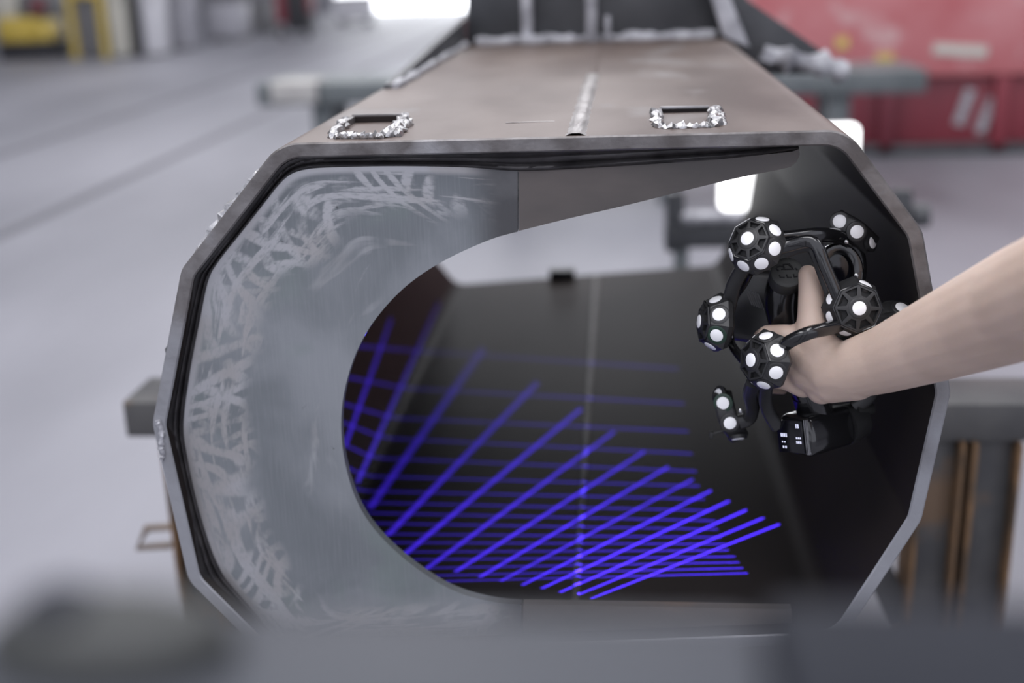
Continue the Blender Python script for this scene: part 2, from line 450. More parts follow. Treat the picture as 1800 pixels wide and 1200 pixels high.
def plate_strip(name, inner, outer, m, thick, na, nc, y_off=0.0):
    ia, la = resample(inner, na); oa, lo_ = resample(outer, na)
    verts = []; faces = []; uvs = []
    for back in (0, 1):
        for i in range(na):
            for j in range(nc):
                p = oa[i].lerp(ia[i], j / (nc - 1))
                verts.append((p.x, p.y + back * thick + y_off, p.z))
                uvs.append((lo_ * i / (na - 1), (oa[i] - ia[i]).length * j / (nc - 1)))
    N0 = na * nc
    for i in range(na - 1):
        for j in range(nc - 1):
            a = i * nc + j
            faces.append((a, a + 1, a + nc + 1, a + nc)); faces.append((N0 + a, N0 + a + nc, N0 + a + nc + 1, N0 + a + 1))
    for i in range(na - 1):
        a = i * nc; faces.append((a, a + nc, N0 + a + nc, N0 + a))
        a = i * nc + nc - 1; faces.append((a, N0 + a, N0 + a + nc, a + nc))
    for j in range(nc - 1):
        faces.append((j, N0 + j, N0 + j + 1, j + 1)); a = (na - 1) * nc + j; faces.append((a, a + 1, N0 + a + 1, N0 + a))
    me = bpy.data.meshes.new(name); me.from_pydata(verts, [], faces)
    ul = me.uv_layers.new(name='UVMap')
    for lp in me.loops: ul.data[lp.index].uv = uvs[lp.vertex_index]
    bm = bmesh.new(); bm.from_mesh(me); bmesh.ops.recalc_face_normals(bm, faces=bm.faces); bm.to_mesh(me); bm.free()
    return kid(link(name, me, m, None, 35), beam)
o = plate_strip('end_plate', hole, pedge, M_plate, 0.012, 140, 14)
o['label'] = 'grey steel end plate with bright ground weld edge and round cut-out'
# darker strips that continue the end plate to the right, one above and one below the opening
top_lo = catmull([P(x, y, YP) for x, y in [(912, 406), (1000, 384), (1100, 361), (1200, 336), (1300, 312), (1380, 296), (1398, 288), (1406, 272)]], 4)
top_hi = catmull([P(x, y, YP) for x, y in [(912, 300), (1000, 297), (1100, 291), (1200, 284), (1300, 276), (1380, 268), (1395, 266), (1405, 262)]], 4)
o = plate_strip('upper_strip', top_lo, top_hi, M_strip, 0.012, 40, 5, 0.0005)
o['label'] = 'dark tapered plate above the opening'
bot_hi = [P(x, y, YP) for x, y in [(919, 1063), (1100, 1066), (1250, 1069), (1392, 1072)]]
bot_lo = [P(x, y, YP) for x, y in [(919, 1146), (1100, 1140), (1250, 1127), (1394, 1111)]]
o = plate_strip('lower_strip', bot_hi, bot_lo, M_strip, 0.012, 20, 4, 0.0005)
o['label'] = 'dark tapered plate below the opening'

# multi-pass fillet weld between the shell and the end plate
def fillet():
    outer_px = [(1404, 244), (1300, 249), (1200, 254), (1100, 259), (1000, 264), (910, 268), (820, 270), (700, 272), (590, 272), (540, 275), (512, 282), (490, 297), (470, 320), (400, 412), (352, 474), (338, 500), (318, 590),
                (300, 685), (291, 745), (296, 790), (315, 870), (338, 960), (352, 1010), (368, 1034), (430, 1106), (480, 1158), (520, 1166), (650, 1166), (917, 1160), (1100, 1150), (1392, 1116)]
    inner_px = [(1404, 262), (1300, 276), (1200, 284), (1100, 291), (1000, 297), (910, 300), (820, 294), (700, 292), (580, 294), (535, 298), (508, 308), (487, 328), (468, 352), (425, 407), (385, 458), (366, 492), (352, 555),
                (333, 655), (322, 745), (328, 800), (345, 880), (366, 952), (382, 992), (400, 1022), (450, 1080), (490, 1130), (520, 1146), (650, 1150), (917, 1146), (1100, 1140), (1394, 1111)]
    na, nc = 260, 13
    oa = catmull([P(x, y, 0.004) for x, y in outer_px], 8); ia = catmull([P(x, y, YP - 0.001) for x, y in inner_px], 8)
    na = len(oa)
    verts = []; faces = []
    rnd = random.Random(3)
    for i in range(na):
        wob = rnd.uniform(-.0008, .0008)
        for j in range(nc):
            t = j / (nc - 1)
            p = oa[i].lerp(ia[i], t)
            ridge = abs(math.sin(t * math.pi * 3 + 0.25 * math.sin(i * 0.11)))
            verts.append((p.x, p.y + 0.0065 * math.sin(t * math.pi) - 0.0042 * ridge + wob * math.sin(t * math.pi), p.z))
    for i in range(na - 1):
        for j in range(nc - 1):
            a = i * nc + j; faces.append((a, a + 1, a + nc + 1, a + nc))
    # back face so that the bead is solid
    N0 = len(verts)
    for i in range(na):
        for q in (oa[i], ia[i]): verts.append((q.x, YP + 0.006, q.z))
    for i in range(na - 1):
        a = N0 + i * 2; faces.append((a, a + 2, a + 3, a + 1))
        faces.append((i * nc, (i + 1) * nc, a + 2, a)); faces.append((i * nc + nc - 1, a + 1, a + 3, (i + 1) * nc + nc - 1))
    return kid(mesh_obj('fillet_weld', verts, faces, M_fillet, None, 60), beam)
fillet()

ZT = 1.2855                                                       # top surface
def seam(name, x0, x1, y0, y1, z, wdt, m, h, nseg=60, taper=None):
    verts = []; faces = []; rnd = random.Random(5)
    for i in range(nseg + 1):
        t = i / nseg; x = x0 + (x1 - x0) * t; y = y0 + (y1 - y0) * t
        wd = wdt * (1 + 0.12 * rnd.uniform(-1, 1))
        for k in range(7):
            s = -1 + 2 * k / 6
            verts.append((x + s * wd, y, z + h * (1 - abs(s) ** 2.4) * (1 + .25 * rnd.uniform(-1, 1)) - (0.0006 if abs(s) == 1 else 0) * (1 if h > 0 else -1)))
    for i in range(nseg):
        for k in range(6):
            a = i * 7 + k; faces.append((a, a + 1, a + 8, a + 7))
    return kid(mesh_obj(name, verts, faces, m, None, 60), beam)
xs = P(1012, 235, 0.0).x
seam('top_weld_seam', xs, xs + .004, 0.004, 0.62, ZT, 0.0105, M_seam, 0.0022)
seam('top_weld_seam.001', xs + .004, xs + .006, 0.62, 1.30, ZT, 0.006, M_out, 0.0012)
# bottom inside seam
BLn = IN2[6][0]; BRn = IN2[5][0]
def zbot(x): t = (x - BLn.x) / (BRn.x - BLn.x); return BLn.y + (BRn.y - BLn.y) * t
xb = P(1010, 1060, 0.06).x
seam('bottom_weld_seam', xb, xb, 0.05, 1.58, zbot(xb), 0.0055, M_dseam, 0.0022)

# two burnt-off lug seats on the top: a sunk square with ragged weld beads round it
def slot(name, q, lbl, flip):
    """q: near-left, near-right, far-right, far-left pixels of the open square"""
    pts = [PZ(x, y, ZT) for x, y in q]
    c = sum(pts, Vector()) / 4
    root = thing(name, '', 'x'); del root['label']; del root['category']
    kid(root, beam); root.location = (0, 0, 0)
    root['label'] = lbl
    def bead(a, b, r, nm='weld_bead', lump=0.35, seed=1):
        rnd = random.Random(seed)
        n = 26; pp = []; rr = []
        for i in range(n):
            t = i / (n - 1); p = a.lerp(b, t)
            pp.append(p + Vector((rnd.uniform(-1, 1) * r * .3, rnd.uniform(-1, 1) * r * .3, r * .15 + rnd.uniform(-.2, .3) * r)))
            rr.append(r * (0.75 + 0.5 * rnd.random()) * (0.5 if i in (0, n - 1) else 1))
        oo = tube(nm, pp, rr, M_weld, None, 9, None, Vector((0, 0, 1)), 50, lump)
        return kid(oo, beam)
    nl, nr_, fr, fl = pts
    out = Vector((0.006, 0, 0))
    bead(nl + Vector((0, -.004, 0)), nr_ + Vector((0, -.004, 0)), .0042, seed=flip * 10 + 1)
    bead(nr_ + out + Vector((-.002, 0, 0)), fr + out + Vector((0, -.004, 0)), .0062, seed=flip * 10 + 2)
    bead(nr_ + out * 1.9 + Vector((0, .006, -.001)), fr + out * 1.9 + Vector((0, -.010, -.001)), .0045, seed=flip * 10 + 5)
    bead(nl - out + Vector((0.002, 0, 0)), fl - out + Vector((0, -.004, 0)), .0050, seed=flip * 10 + 3)
    # thin upstanding lip at the back, and its side
    lp = box('lug_lip', (fl + fr) / 2 + Vector((0, .003, .002)), ((fr - fl).length * 1.04, .005, .010), M_rim, beam, bev=.0008)
    lp2 = box('lug_lip', fl.lerp(nl, .25) + Vector((-.001, 0, .0015)), (.004, (fl - nl).length * .55, .008), M_rim, beam, bev=.0008)
    box('lug_gap_shade', (fl + fr) / 2 + Vector((0, -.001, .002)), ((fr - fl).length * .98, .003, .006), M_in, beam)  # dark box stands in for the shaded gap under the lip
    bpy.data.objects.remove(root)
    return
slot('lug_seat', [(590, 240), (675, 240), (705, 212), (622, 212)], 'left', 1)
slot('lug_seat', [(1165, 226), (1250, 224), (1246, 198), (1162, 199)], 'right', 2)
c_ = P(988, 482, YF - .02); box('floor_tab', (c_.x, YF - .02, zbot(c_.x) + .012), (P(1010, 482, YF).x - P(966, 482, YF).x, .03, .026), M_dsteel, beam, bev=.002)
# light scratch lines on the top
for (a, b) in [((889, 216), (975, 213)), ((1298, 163), (1335, 205))]:
    pa, pb = PZ(*a, ZT), PZ(*b, ZT)
    tube('chalk_scratch', [pa, pb], 0.0007, M_seam, beam, 6)

# backing bars and weld run standing proud on the outside of the left walls
def rough_bar(name, pa, pb, wn, d, depth, m, seed, nrm):
    """bar between two front points, wn width outwards, running back by depth"""
    rnd = random.Random(seed); n = 22; verts = []; faces = []
    for i in range(n):
        t = i / (n - 1); p = pa.lerp(pb, t)
        e = wn * (0.55 + 0.6 * rnd.random()) * math.sin(math.pi * min(max(t, .04), .96)) ** .4
        for (k, yy) in ((0.0, d), (1.0, d + rnd.uniform(0, .004)), (1.0, depth), (0.0, depth)):
            q = p + nrm * (e * k - .001); verts.append((q.x, yy, q.z))
    for i in range(n - 1):
        for k in range(4):
            a = i * 4 + k; b = i * 4 + (k + 1) % 4; faces.append((a, b, b + 4, a + 4))
    faces.append((0, 1, 2, 3)); faces.append(tuple((n - 1) * 4 + k for k in range(4)))
    return kid(mesh_obj(name, verts, faces, m, None, 30), beam)
def edge_pt(i, t):
    p = C2[i][0].lerp(C2[(i + 1) % len(C2)][0], t); return Vector((p.x, 0, p.y))
def edge_n(i):
    e = (C2[(i + 1) % len(C2)][0] - C2[i][0]).normalized(); return Vector((-e.y, 0, e.x))
rough_bar('weld_run', edge_pt(9, .10), edge_pt(9, .80), .0075, .012, .10, M_weld, 1, edge_n(9))
rough_bar('backing_bar', edge_pt(8, .18), edge_pt(8, .86), .008, .02, .12, M_dsteel, 2, edge_n(8))
rough_bar('backing_bar', edge_pt(7, .06), edge_pt(7, .80), .006, .015, .12, M_seam, 3, edge_n(7))
rough_bar('backing_bar', edge_pt(6, .10), edge_pt(6, .92), .006, .015, .12, M_seam, 4, edge_n(6))
# bright weld blob on the left bend of the rim
rnd = random.Random(11)
pp = [P(x, y, -0.0005) for x, y in [(277, 738), (283, 752), (285, 768), (283, 784), (287, 797), (284, 808)]]
tube('weld_patch', catmull(pp, 5), [0.0018 + 0.0022 * rnd.random() for _ in range(26)], M_pale, beam, 9, None, Vector((0, -1, 0)), 60, .35)

# fittings at the far end of the beam: upright flange on the left edge, cross plate with ribs, gussets
pa = C2[0][0]; xl = OUT[6].x
lf = [Vector((xl - .004, .50, ZT - .012)), Vector((xl - .004, 1.36, ZT - .012)), Vector((xl - .004, 2.05, ZT + .02)), Vector((xl - .004, 2.05, ZT + .085)), Vector((xl - .004, 1.36, ZT + .050)), Vector((xl - .004, .50, ZT + .004))]
prism('edge_flange', lf, (.012, 0, 0), M_dsteel, beam, bev=.001)
tube('flange_weld', [Vector((xl + .012 + .003 * random.random(), .5 + .045 * i, ZT + .001)) for i in range(19)], [.004 + .004 * random.random() for i in range(19)], M_pale, beam, 8, None, Vector((0, 0, 1)), 60, .3)
YC = 1.33
xr = C2[1][0].x
cp = [Vector((xl + .01, YC, ZT - .001)), Vector((xr + .0, YC, ZT - .001)), Vector((xr - .02, YC, ZT + .30)), Vector((xl + .03, YC, ZT + .30))]
prism('cross_plate', cp, (0, .012, 0), M_dsteel, beam, bev=.001)
tube('cross_weld', [Vector((xl + .03 + (xr - xl - .05) * i / 30, YC - .006, ZT + .004)) for i in range(31)], [.006 + .008 * random.random() for i in range(31)], M_pale, beam, 8, None, Vector((0, 0, 1)), 60, .3)
for px_, wd in ((928, .022), (1040, .022), (1068, .012)):
    x = P(px_, 30, YC).x
    box('rib', (x, YC - .02, ZT + (.14 if wd > .02 else .025)), (wd, .04, .28 if wd > .02 else .05), M_pale, beam, bev=.003)
x = P(940, 55, YC).x
box('rib_foot', (x, YC - .03, ZT + .008), (.05, .05, .016), M_pale, beam, bev=.004)
# right gusset, wider than the beam
g = [P(1268, 66, YC - .05), P(1345, 132, YC - .05), P(1490, 128, YC - .05), P(1478, 112, YC - .05), P(1312, 0, YC - .05), P(1280, -60, YC - .05), P(1240, -60, YC - .05)]
prism('gusset_plate', g, (0, .014, 0), M_dsteel, beam, bev=.001)
prism('gusset_rib', [P(1272, 64, YC - .08), P(1318, 84, YC - .08), P(1262, -60, YC - .08), P(1232, -60, YC - .08)], (0, .028, 0), M_pale, beam, bev=.002)
tube('gusset_weld', [P(1340 + 15 * i, 96 + 3.2 * i, YC - .06) + Vector((0, 0, .006 * random.random())) for i in range(11)], [.012 + .018 * random.random() for i in range(11)], M_pale, beam, 8, None, Vector((0, 0, 1)), 60, .3)

# ------------------------------------------------------------------ trestle carrying the beam
def ibeam_post(parent, x0, x1, y, z0, z1, rusted=True):
    wd = x1 - x0; cx = (x0 + x1) / 2
    box('post', (cx, y + .03, (z0 + z1) / 2), (wd * .80, .06, z1 - z0), M_trestle, parent, bev=.003)
    for s in (-1, 1):
        box('post_flange', (cx + s * wd * .45, y + .02, (z0 + z1) / 2), (wd * .10, .10, z1 - z0), M_rust, parent, bev=.002)
YT = 0.86
ZB = min(p.y for p in OUT) - .0005
tr = thing('steel_trestle', 'rusty dark steel trestle with upright posts carrying the box beam', 'trestle', (0, YT, 0))
box('top_bar', (0.02, YT + .05, ZB - .035), (1.86, .14, .07), M_trestle, tr, bev=.004)
for (x0, x1) in ((.525, .603), (.617, .700)):
    ibeam_post(tr, x0, x1, YT, 0.02, ZB - .071)
ibeam_post(tr, -.845, -.765, YT, 0.02, ZB - .071)
for x in (.61, -.805): box('foot_plate', (x, YT + .03, .01), (.30, .24, .02), M_trestle, tr, bev=.003)
def bar(name, a, b, wdt, dep, m, parent):
    a = Vector(a); b = Vector(b); d = (b - a).normalized(); u, v, n = frame_axes(d, Vector((0, 1, 0)))
    return box(name, (a + b) / 2, (wdt, dep, (b - a).length), m, parent, axes=(u, v, n), bev=.002)
bar('brace', (.53, YT + .03, .24), (.36, YT + .03, ZB - .072), .05, .04, M_trestle, tr)
bar('brace', (-.77, YT + .03, .20), (-.52, YT + .03, ZB - .072), .05, .04, M_trestle, tr)
# rectangular hook loop on the left post
q = [P(x, y, YT - .02) for x, y in [(310, 925), (258, 928), (242, 962), (300, 958)]]
tube('hook_loop', q, .0075, M_brown, tr, 8)
# packing plate between the bar and the right half of the beam
box('packing_wedge', (.20, YT + .05, ZB + .0165), (.12, .12, .030), M_rust, tr, bev=.002)

# roller stand just behind the far end of the beam
YR = 2.4
rs = thing('roller_stand', 'dark roller stand with a pale roller seen through the beam', 'roller stand', (.5, YR, 0))
z1, z2, z3 = P(1180, 345, YR).z, P(1180, 395, YR).z, P(1180, 432, YR).z
x0, x1 = .14, .86
box('lower_rail', ((x0 + x1) / 2, YR, (z2 + z3) / 2), (x1 - x0, .07, z2 - z3), M_dsteel, rs, bev=.004)
for x in (x0 + .03, x1 - .03):
    box('end_bracket', (x, YR, (z1 + z3) / 2 - .0), (.055, .05, z1 - z3 + .03), M_dsteel, rs, bev=.008)
    box('post', (x + (.02 if x < .5 else -.02), YR, z3 / 2), (.045, .045, z3), M_gsteel, rs, bev=.004)
    box('foot', (x, YR, .015), (.12, .40, .03), M_dsteel, rs, bev=.004)
tube('roller', [(x0 + .05, YR - .01, z2 + .022), (x1 - .05, YR - .01, z2 + .022)], .021, M_pale, rs, 16)
tube('axle_cap', [(x1 + .0, YR, z2 + .02), (x1 + .05, YR, z2 + .02)], .035, M_dsteel, rs, 12)

# white rectangle given its own glow, as a panel on a stand behind the beam
M_glow = mat('white_glow', (0.9, 0.9, 0.9), 0.4, emit=((1.0, 1.0, 1.0), 2.2))
YL = 1.76
pl = thing('glowing_panel', 'white glowing rectangular panel on a pole behind the beam', 'work light', (.4, YL, 0))
c0, c1 = P(1262, 371, YL), P(1513, 216, YL)
wd, ht = c1.x - c0.x, c1.z - c0.z
cx, cz = (c0.x + c1.x) / 2, (c0.z + c1.z) / 2
def round_rect(cx, cz, w_, h_, r, y, seg=6):
    out = []
    for (sx, sz, a0) in ((1, 1, 0), (-1, 1, 90), (-1, -1, 180), (1, -1, 270)):
        for k in range(seg + 1):
            a = math.radians(a0 + 90 * k / seg)
            out.append(Vector((cx + sx * (w_ / 2 - r) + r * math.cos(a), y, cz + sz * (h_ / 2 - r) + r * math.sin(a))))
    return out
prism('glow_face', round_rect(cx, cz, wd, ht, .022, YL), (0, .004, 0), M_glow, pl)
prism('housing', round_rect(cx, cz, wd, ht, .022, YL + .0041), (0, .03, 0), M_dsteel, pl)
tube('pole', [(cx, YL + .03, 0.03), (cx, YL + .03, cz)], .012, M_dsteel, pl, 10)
for k in range(3):
    a = math.radians(90 + 120 * k)
    tube('tripod_leg', [(cx, YL + .03, .30), (cx + .30 * math.cos(a), YL + .03 + .30 * math.sin(a), .008)], .008, M_dsteel, pl, 8)

# long low steel bench far behind the beam
YB = 6.0
bn = thing('steel_bench', 'long low grey-green steel bench far behind the beam', 'bench', (0, YB, 0))
zt = P(1500, 125, YB).z; zb_ = P(1500, 166, YB).z
xa, xe = P(452, 185, YB).x, P(1630, 145, YB).x
box('bench_top', ((xa + xe) / 2, YB + .3, (zt + zb_) / 2), (xe - xa, .6, zt - zb_), M_gsteel, bn, bev=.01)
for px_ in (1480, 1180, 900, 560):
    x = P(px_, 190, YB).x
    box('bench_leg', (x, YB + .15, zb_ / 2), (.13, .12, zb_), M_gsteel, bn, bev=.005)
    box('bench_leg', (x, YB + .5, zb_ / 2), (.13, .06, zb_), M_gsteel, bn, bev=.005)
M_bag = mat('pale_sheet', (0.33, 0.32, 0.31), 0.7, 0, (0.42, 0.41, 0.40), 12)
bg_ = thing('metal_sheet_offcut', 'pale sheet-metal offcut hung over the left end of the bench', 'metal offcut', (P(520, 180, YB).x, YB - .02, zt))
box('sheet_top', (P(520, 180, YB).x, YB + .10, zt + .006), (.28, .26, .01), M_bag, bg_, bev=.003)
box('sheet_drop', (P(520, 180, YB).x, YB - .03, (zt + zb_) / 2 + .012), (.28, .012, (zt - zb_) * .9), M_bag, bg_, bev=.003)

# ------------------------------------------------------------------ handheld scanner
sc = thing('handheld_scanner', 'black handheld 3D scanner studded with white round marker dots', '3D scanner', P(1400, 600, .03))
DOT_R = 0.0067
def dot(c, n, parent, pad=M_black, r=DOT_R):
    n = Vector(n).normalized(); c = Vector(c)
    pd = lathe('marker_pad', c, n, [(r * 1.55, -.003), (r * 1.55, .0002), (r * 1.4, .0008), (r * 1.05, .0008)], pad, parent, 20)
    d = lathe('marker_dot', c, n, [(r, .0006), (r, .0012), (r * .93, .0015)], M_dot, parent, 24)
    return d
def hub(c, axis, phase, N, greens=(), keep=None, cap=1.0):
    """faceted drum: ring of N facets each with a dot, honeycombed cap with a dot"""
    u, v, n = frame_axes(axis); c = Vector(c)
    u = Vector((0, 0, 1)).cross(n).normalized(); v = n.cross(u)
    rd = 0.024
    def ring(r, h, off=0.5):
        k = r / math.cos(math.pi / N)
        return [c + (u * math.cos(phase + (i + off) * 2 * math.pi / N) + v * math.sin(phase + (i + off) * 2 * math.pi / N)) * k + n * h for i in range(N)]
    bm = bmesh.new()
    levels = [(.019, -.018), (.0262, -.0135), (.0285, -.0085), (.0282, -.0073), (.0198 * cap, .0073), (.0185 * cap, .0098), (.0098, .0125)]
    R_ = [[bm.verts.new(p) for p in ring(r, h)] for r, h in levels]
    cells = []
    for a in range(len(R_) - 1):
        for i in range(N):
            fc = bm.faces.new((R_[a][i], R_[a][(i + 1) % N], R_[a + 1][(i + 1) % N], R_[a + 1][i]))
            if a == len(R_) - 2: cells.append(fc)
    bm.faces.new(R_[0][::-1]); bm.faces.new(R_[-1])
    bmesh.ops.recalc_face_normals(bm, faces=bm.faces)
    bmesh.ops.inset_individual(bm, faces=cells, thickness=.0024 * cap, depth=0)
    bmesh.ops.inset_individual(bm, faces=cells, thickness=.0006, depth=-.0035)
    for fc in cells: fc.material_index = 1
    me = bpy.data.meshes.new('marker_hub'); bm.to_mesh(me); bm.free()
    me.materials.append(M_black); me.materials.append(M_cell)
    o = link('marker_hub', me, None, None, 30); kid(o, sc)
    dot(c + n * .0125, n, o, M_black)
    for i in range(N):
        th = phase + i * 2 * math.pi / N
        d = u * math.cos(th) + v * math.sin(th)
        if keep is not None:
            q = ROT.transposed() @ (c + d * rd - CAM); qx, qy = 900 + F * q.x / -q.z, 600 - F * q.y / -q.z
            if min(math.hypot(qx - a, qy - b) for a, b in keep) > 16: continue
        dot(c + d * (rd - .0002), d * .867 + n * .5, o, M_green if i in greens else M_black)
    # thin raised lip round the cap
    lp = ring(.0194 * cap, .0085); lp = lp + [lp[0]]
    tube('cap_lip', lp, .0008, M_gloss, o, 6)
    return o
hub((0.1309, 0.0, 1.1796), (-0.501, -0.714, 0.489), 1.447, 8)
hub((0.0953, 0.03, 1.0897), (-0.971, -0.194, 0.143), 4.211, 7, greens=(2,))
hub((0.139, -0.03, 1.0692), (-0.811, -0.548, 0.204), 6.047, 7)
hub((0.2277, -0.02, 1.1188), (0.115, -0.957, 0.267), 4.269, 8, keep=[(1522, 500), (1462, 526), (1461, 556), (1485, 583)], cap=1.12)

def bracket(pts, norms, greens=(), wdt=.0115):
    """three linked round plates, each with a dot"""
    ps = [P(*q) for q in pts]; ns = [Vector(v).normalized() for v in norms]
    path = [p - n * .0055 for p, n in zip(ps, ns)]
    path = [path[0] + (path[0] - path[1]) * .28] + path + [path[-1] + (path[-1] - path[-2]) * .28]
    cp_ = catmull(path, 5)
    o = tube('marker_bracket', cp_, 1.0, M_black, sc, 14, (.005, wdt), Vector((0, -1, .1)))
    for i, (p, n) in enumerate(zip(ps, ns)): dot(p, n, o, M_green if i in greens else M_black)
    return o
b5 = bracket([(1476, 389, .055), (1506, 407, .045), (1533, 425, .055)], [(-.25, -.9, .35), (.05, -1, .1), (.75, -.65, .15)])
b6 = bracket([(1263, 694, .062), (1271, 708, .05), (1283, 743, .045), (1297, 770, .06)], [(-.85, -.45, .35), (-.25, -.93, .15), (.05, -.98, .1), (.12, -.50, -.86)], greens=(1,), wdt=.0105)
# nub and stalk beside the lower bracket
tube('stalk', [P(1281, 752, .05), P(1266, 758, .05), P(1252, 762, .05)], .0018, M_matte, sc, 8)
box('stalk_nub', P(1250, 764, .05), (.0045, .006, .008), M_matte, sc, bev=.0012)
# right marker pod, partly hidden by the forearm
lathe('marker_pod', P(1580, 552, .03), (0.15, -.35, .92), [(.006, -.012), (.017, -.009), (.0205, -.003), (.020, .002), (.0145, .0055), (.012, .0058)], M_black, sc, 28)
dot(P(1585, 543, .03) + Vector((0, 0, .001)), (0.15, -.45, .88), sc)
# tiny bright screws
for q in [(1505, 484, .02), (1488, 425, .04), (1557, 565, .0), (1302, 722, .045)]:
    lathe('screw', P(*q), (0, -1, .2), [(.0022, -.002), (.0022, .001), (.0012, .0018)], M_silver, sc, 12)

# frame bars
def fbar(pts, a, b, m=M_gloss, nm='frame_bar', up=(0, -1, 0), per=8):
    return tube(nm, catmull([P(*q) for q in pts], per), 1.0, m, sc, 14, (a, b), Vector(up))
fbar([(1362, 438, -.004), (1388, 431, -.004), (1418, 424, -.006), (1436, 432, -.010), (1448, 462, -.014), (1466, 505, -.018), (1478, 535, -.02)], .0055, .0062)
fbar([(1380, 446, .005), (1402, 437, .004), (1424, 436, .002), (1434, 452, .000), (1446, 485, .0), (1460, 522, -.004)], .004, .0048, M_black)
fbar([(1350, 420, .015), (1392, 417, .02), (1440, 412, .03), (1482, 418, .05), (1505, 440, .06), (1510, 480, .06), (1500, 520, .04), (1492, 540, .01)], .006, .0072)
fbar([(1482, 418, .05), (1490, 408, .055), (1505, 410, .055)], .005, .006)
fbar([(1372, 612, -.034), (1392, 598, -.044), (1425, 584, -.048), (1460, 576, -.036), (1500, 562, -.012)], .0058, .0062)
fbar([(1308, 468, .008), (1290, 500, .02), (1282, 535, .03), (1275, 560, .034)], .005, .0075, M_black)
fbar([(1318, 478, .012), (1306, 500, .03), (1290, 525, .045), (1283, 560, .05), (1285, 600, .045), (1300, 625, .015), (1315, 640, -.005)], .004, .0042)
fbar([(1325, 672, -.015), (1318, 692, .01), (1322, 715, .035), (1316, 735, .05), (1298, 742, .05)], .0055, .0075, M_black)
fbar([(1348, 668, -.018), (1345, 700, .01), (1352, 725, .025), (1368, 750, .03)], .005, .007, M_black)
fbar([(1480, 590, -.01), (1520, 640, .04), (1530, 690, .06), (1500, 715, .06)], .006, .008, M_black)
fbar([(1530, 560, -.005), (1550, 562, .01), (1575, 556, .028)], .005, .006, M_black)
# ring of the second optical unit
ringc = P(1474, 478, .05); pts = []
for k in range(25):
    a = 2 * math.pi * k / 24
    pts.append(ringc + Vector((.019 * math.cos(a), .006 * math.sin(a), .024 * math.sin(a))))
tube('lens_ring', pts, 1.0, M_gloss, sc, 10, (.006, .0055), Vector((0, -1, 0)))
lathe('lens_glass', ringc + Vector((0, .006, 0)), (0, -1, .1), [(.019, -.012), (.019, 0), (.012, .002)], M_screen, sc, 24)
# main optical housing behind the grip, with cooling ribs
hc = P(1338, 538, .085)
hn = Vector((-.45, -.85, .25)).normalized(); hu, hv, hn = frame_axes(hn)
box('housing', hc, (.058, .078, .045), M_black, sc, axes=(hu, hv, hn), bev=.009, seg=3)
for k in range(6):
    pa_ = P(1311 + 4.2 * k, 508 + 1.5 * k, .055); pb_ = P(1322 + 4.2 * k, 536 + 1.5 * k, .055)
    tube('cooling_rib', [pa_, pb_], .0009, M_ribg, sc, 6)
# round boss with a raised emblem
bc = P(1384, 478, .022); bnm = Vector((0.0, -.78, .62)).normalized()
lathe('boss', bc, bnm, [(.0165, -.02), (.0168, -.003), (.016, -.0006), (.0150, 0.0), (.012, .0003)], M_boss, sc, 32)
bu, bv, _ = frame_axes(bnm)
def em(pts2):
    return tube('emblem', [bc + bu * a * .001 + bv * b * .001 + bnm * .0006 for a, b in pts2], .0009, M_cell, sc, 6)
em([(-6, 3), (-3, 3), (-3.5, 8), (1, 8.5), (6, 3), (-3, 3)]); em([(2, 9), (5, 5)]); em([(-11, 4), (-8.5, 1)]); em([(-10, 5.5), (-7, 6.5), (-4, 6)])
em([(-8, -3.5), (-7, -6), (-3, -6)]); em([(-1, -3), (0, -6), (4, -6)]); em([(6, -2.5), (6.5, -5.5), (9.5, -5)]); em([(8, 4), (10, 2)])
# grip
gp = catmull([P(1380, 490, .045), P(1374, 530, .045), P(1380, 575, .042), P(1395, 620, .038), P(1412, 665, .034), P(1430, 712, .034)], 6)
tube('grip', gp, [.0165 + .0015 * math.sin(i * .35) for i in range(len(gp))], M_gloss, sc, 20)
# lower head with its screen on the end face
n6 = Vector((-.74, -.66, .06)).normalized()
so = P(1388, 768, .012)
su = Vector((0, 0, 1)).cross(n6).normalized(); sv = n6.cross(su)
# tilt the face a little so that its upper edge climbs to the right
ca, sa = math.cos(math.radians(14)), math.sin(math.radians(14))
su, sv = su * ca + sv * sa, sv * ca - su * sa
if su.x < 0: su = -su
if sv.z < 0: sv = -sv
def on(a, b, h=0): return so + su * a + sv * b + n6 * h
poly = [on(-.0185, -.018, -.004), on(.022, -.0225, -.004), on(.0265, -.004, -.004), on(.022, .021, -.004), on(-.0165, .023, -.004)]
prism('lower_head', poly, -n6 * .072, M_gloss, sc, bev=.007, smooth=70)
o = box('screen', on(-.001, 0, .0005 - .004), (.034, .034, .003), M_screen, sc, axes=(su, sv, n6), bev=.0006)
scr = o
for a in (.0185, .0205): box('silver_trim', on(a, 0, -.0045), (.0008, .036, .004), M_silver, scr, axes=(su, sv, n6))
def gly(a, b, w_, h_): box('glyph', on(a, b, -.0018), (w_, h_, .0003), M_glyph, scr, axes=(su, sv, n6))
gly(.0085, .0115, .0010, .0042); gly(.0110, .0115, .0012, .0042); gly(.0100, .0128, .0008, .0012)
for k in range(4): gly(-.0125 + .0022 * k, .0015, .0013, .0036)
for k in range(3): gly(.0075 + .0024 * k, -.0010, .0014, .0018); gly(.0075 + .0024 * k, -.0055, .0016, .0026)
gly(-.0118, -.0058, .0013, .0016); gly(-.0088, -.0058, .0013, .0016); gly(-.0112, -.0112, .0017, .0024); gly(-.0080, -.0112, .0017, .0024)
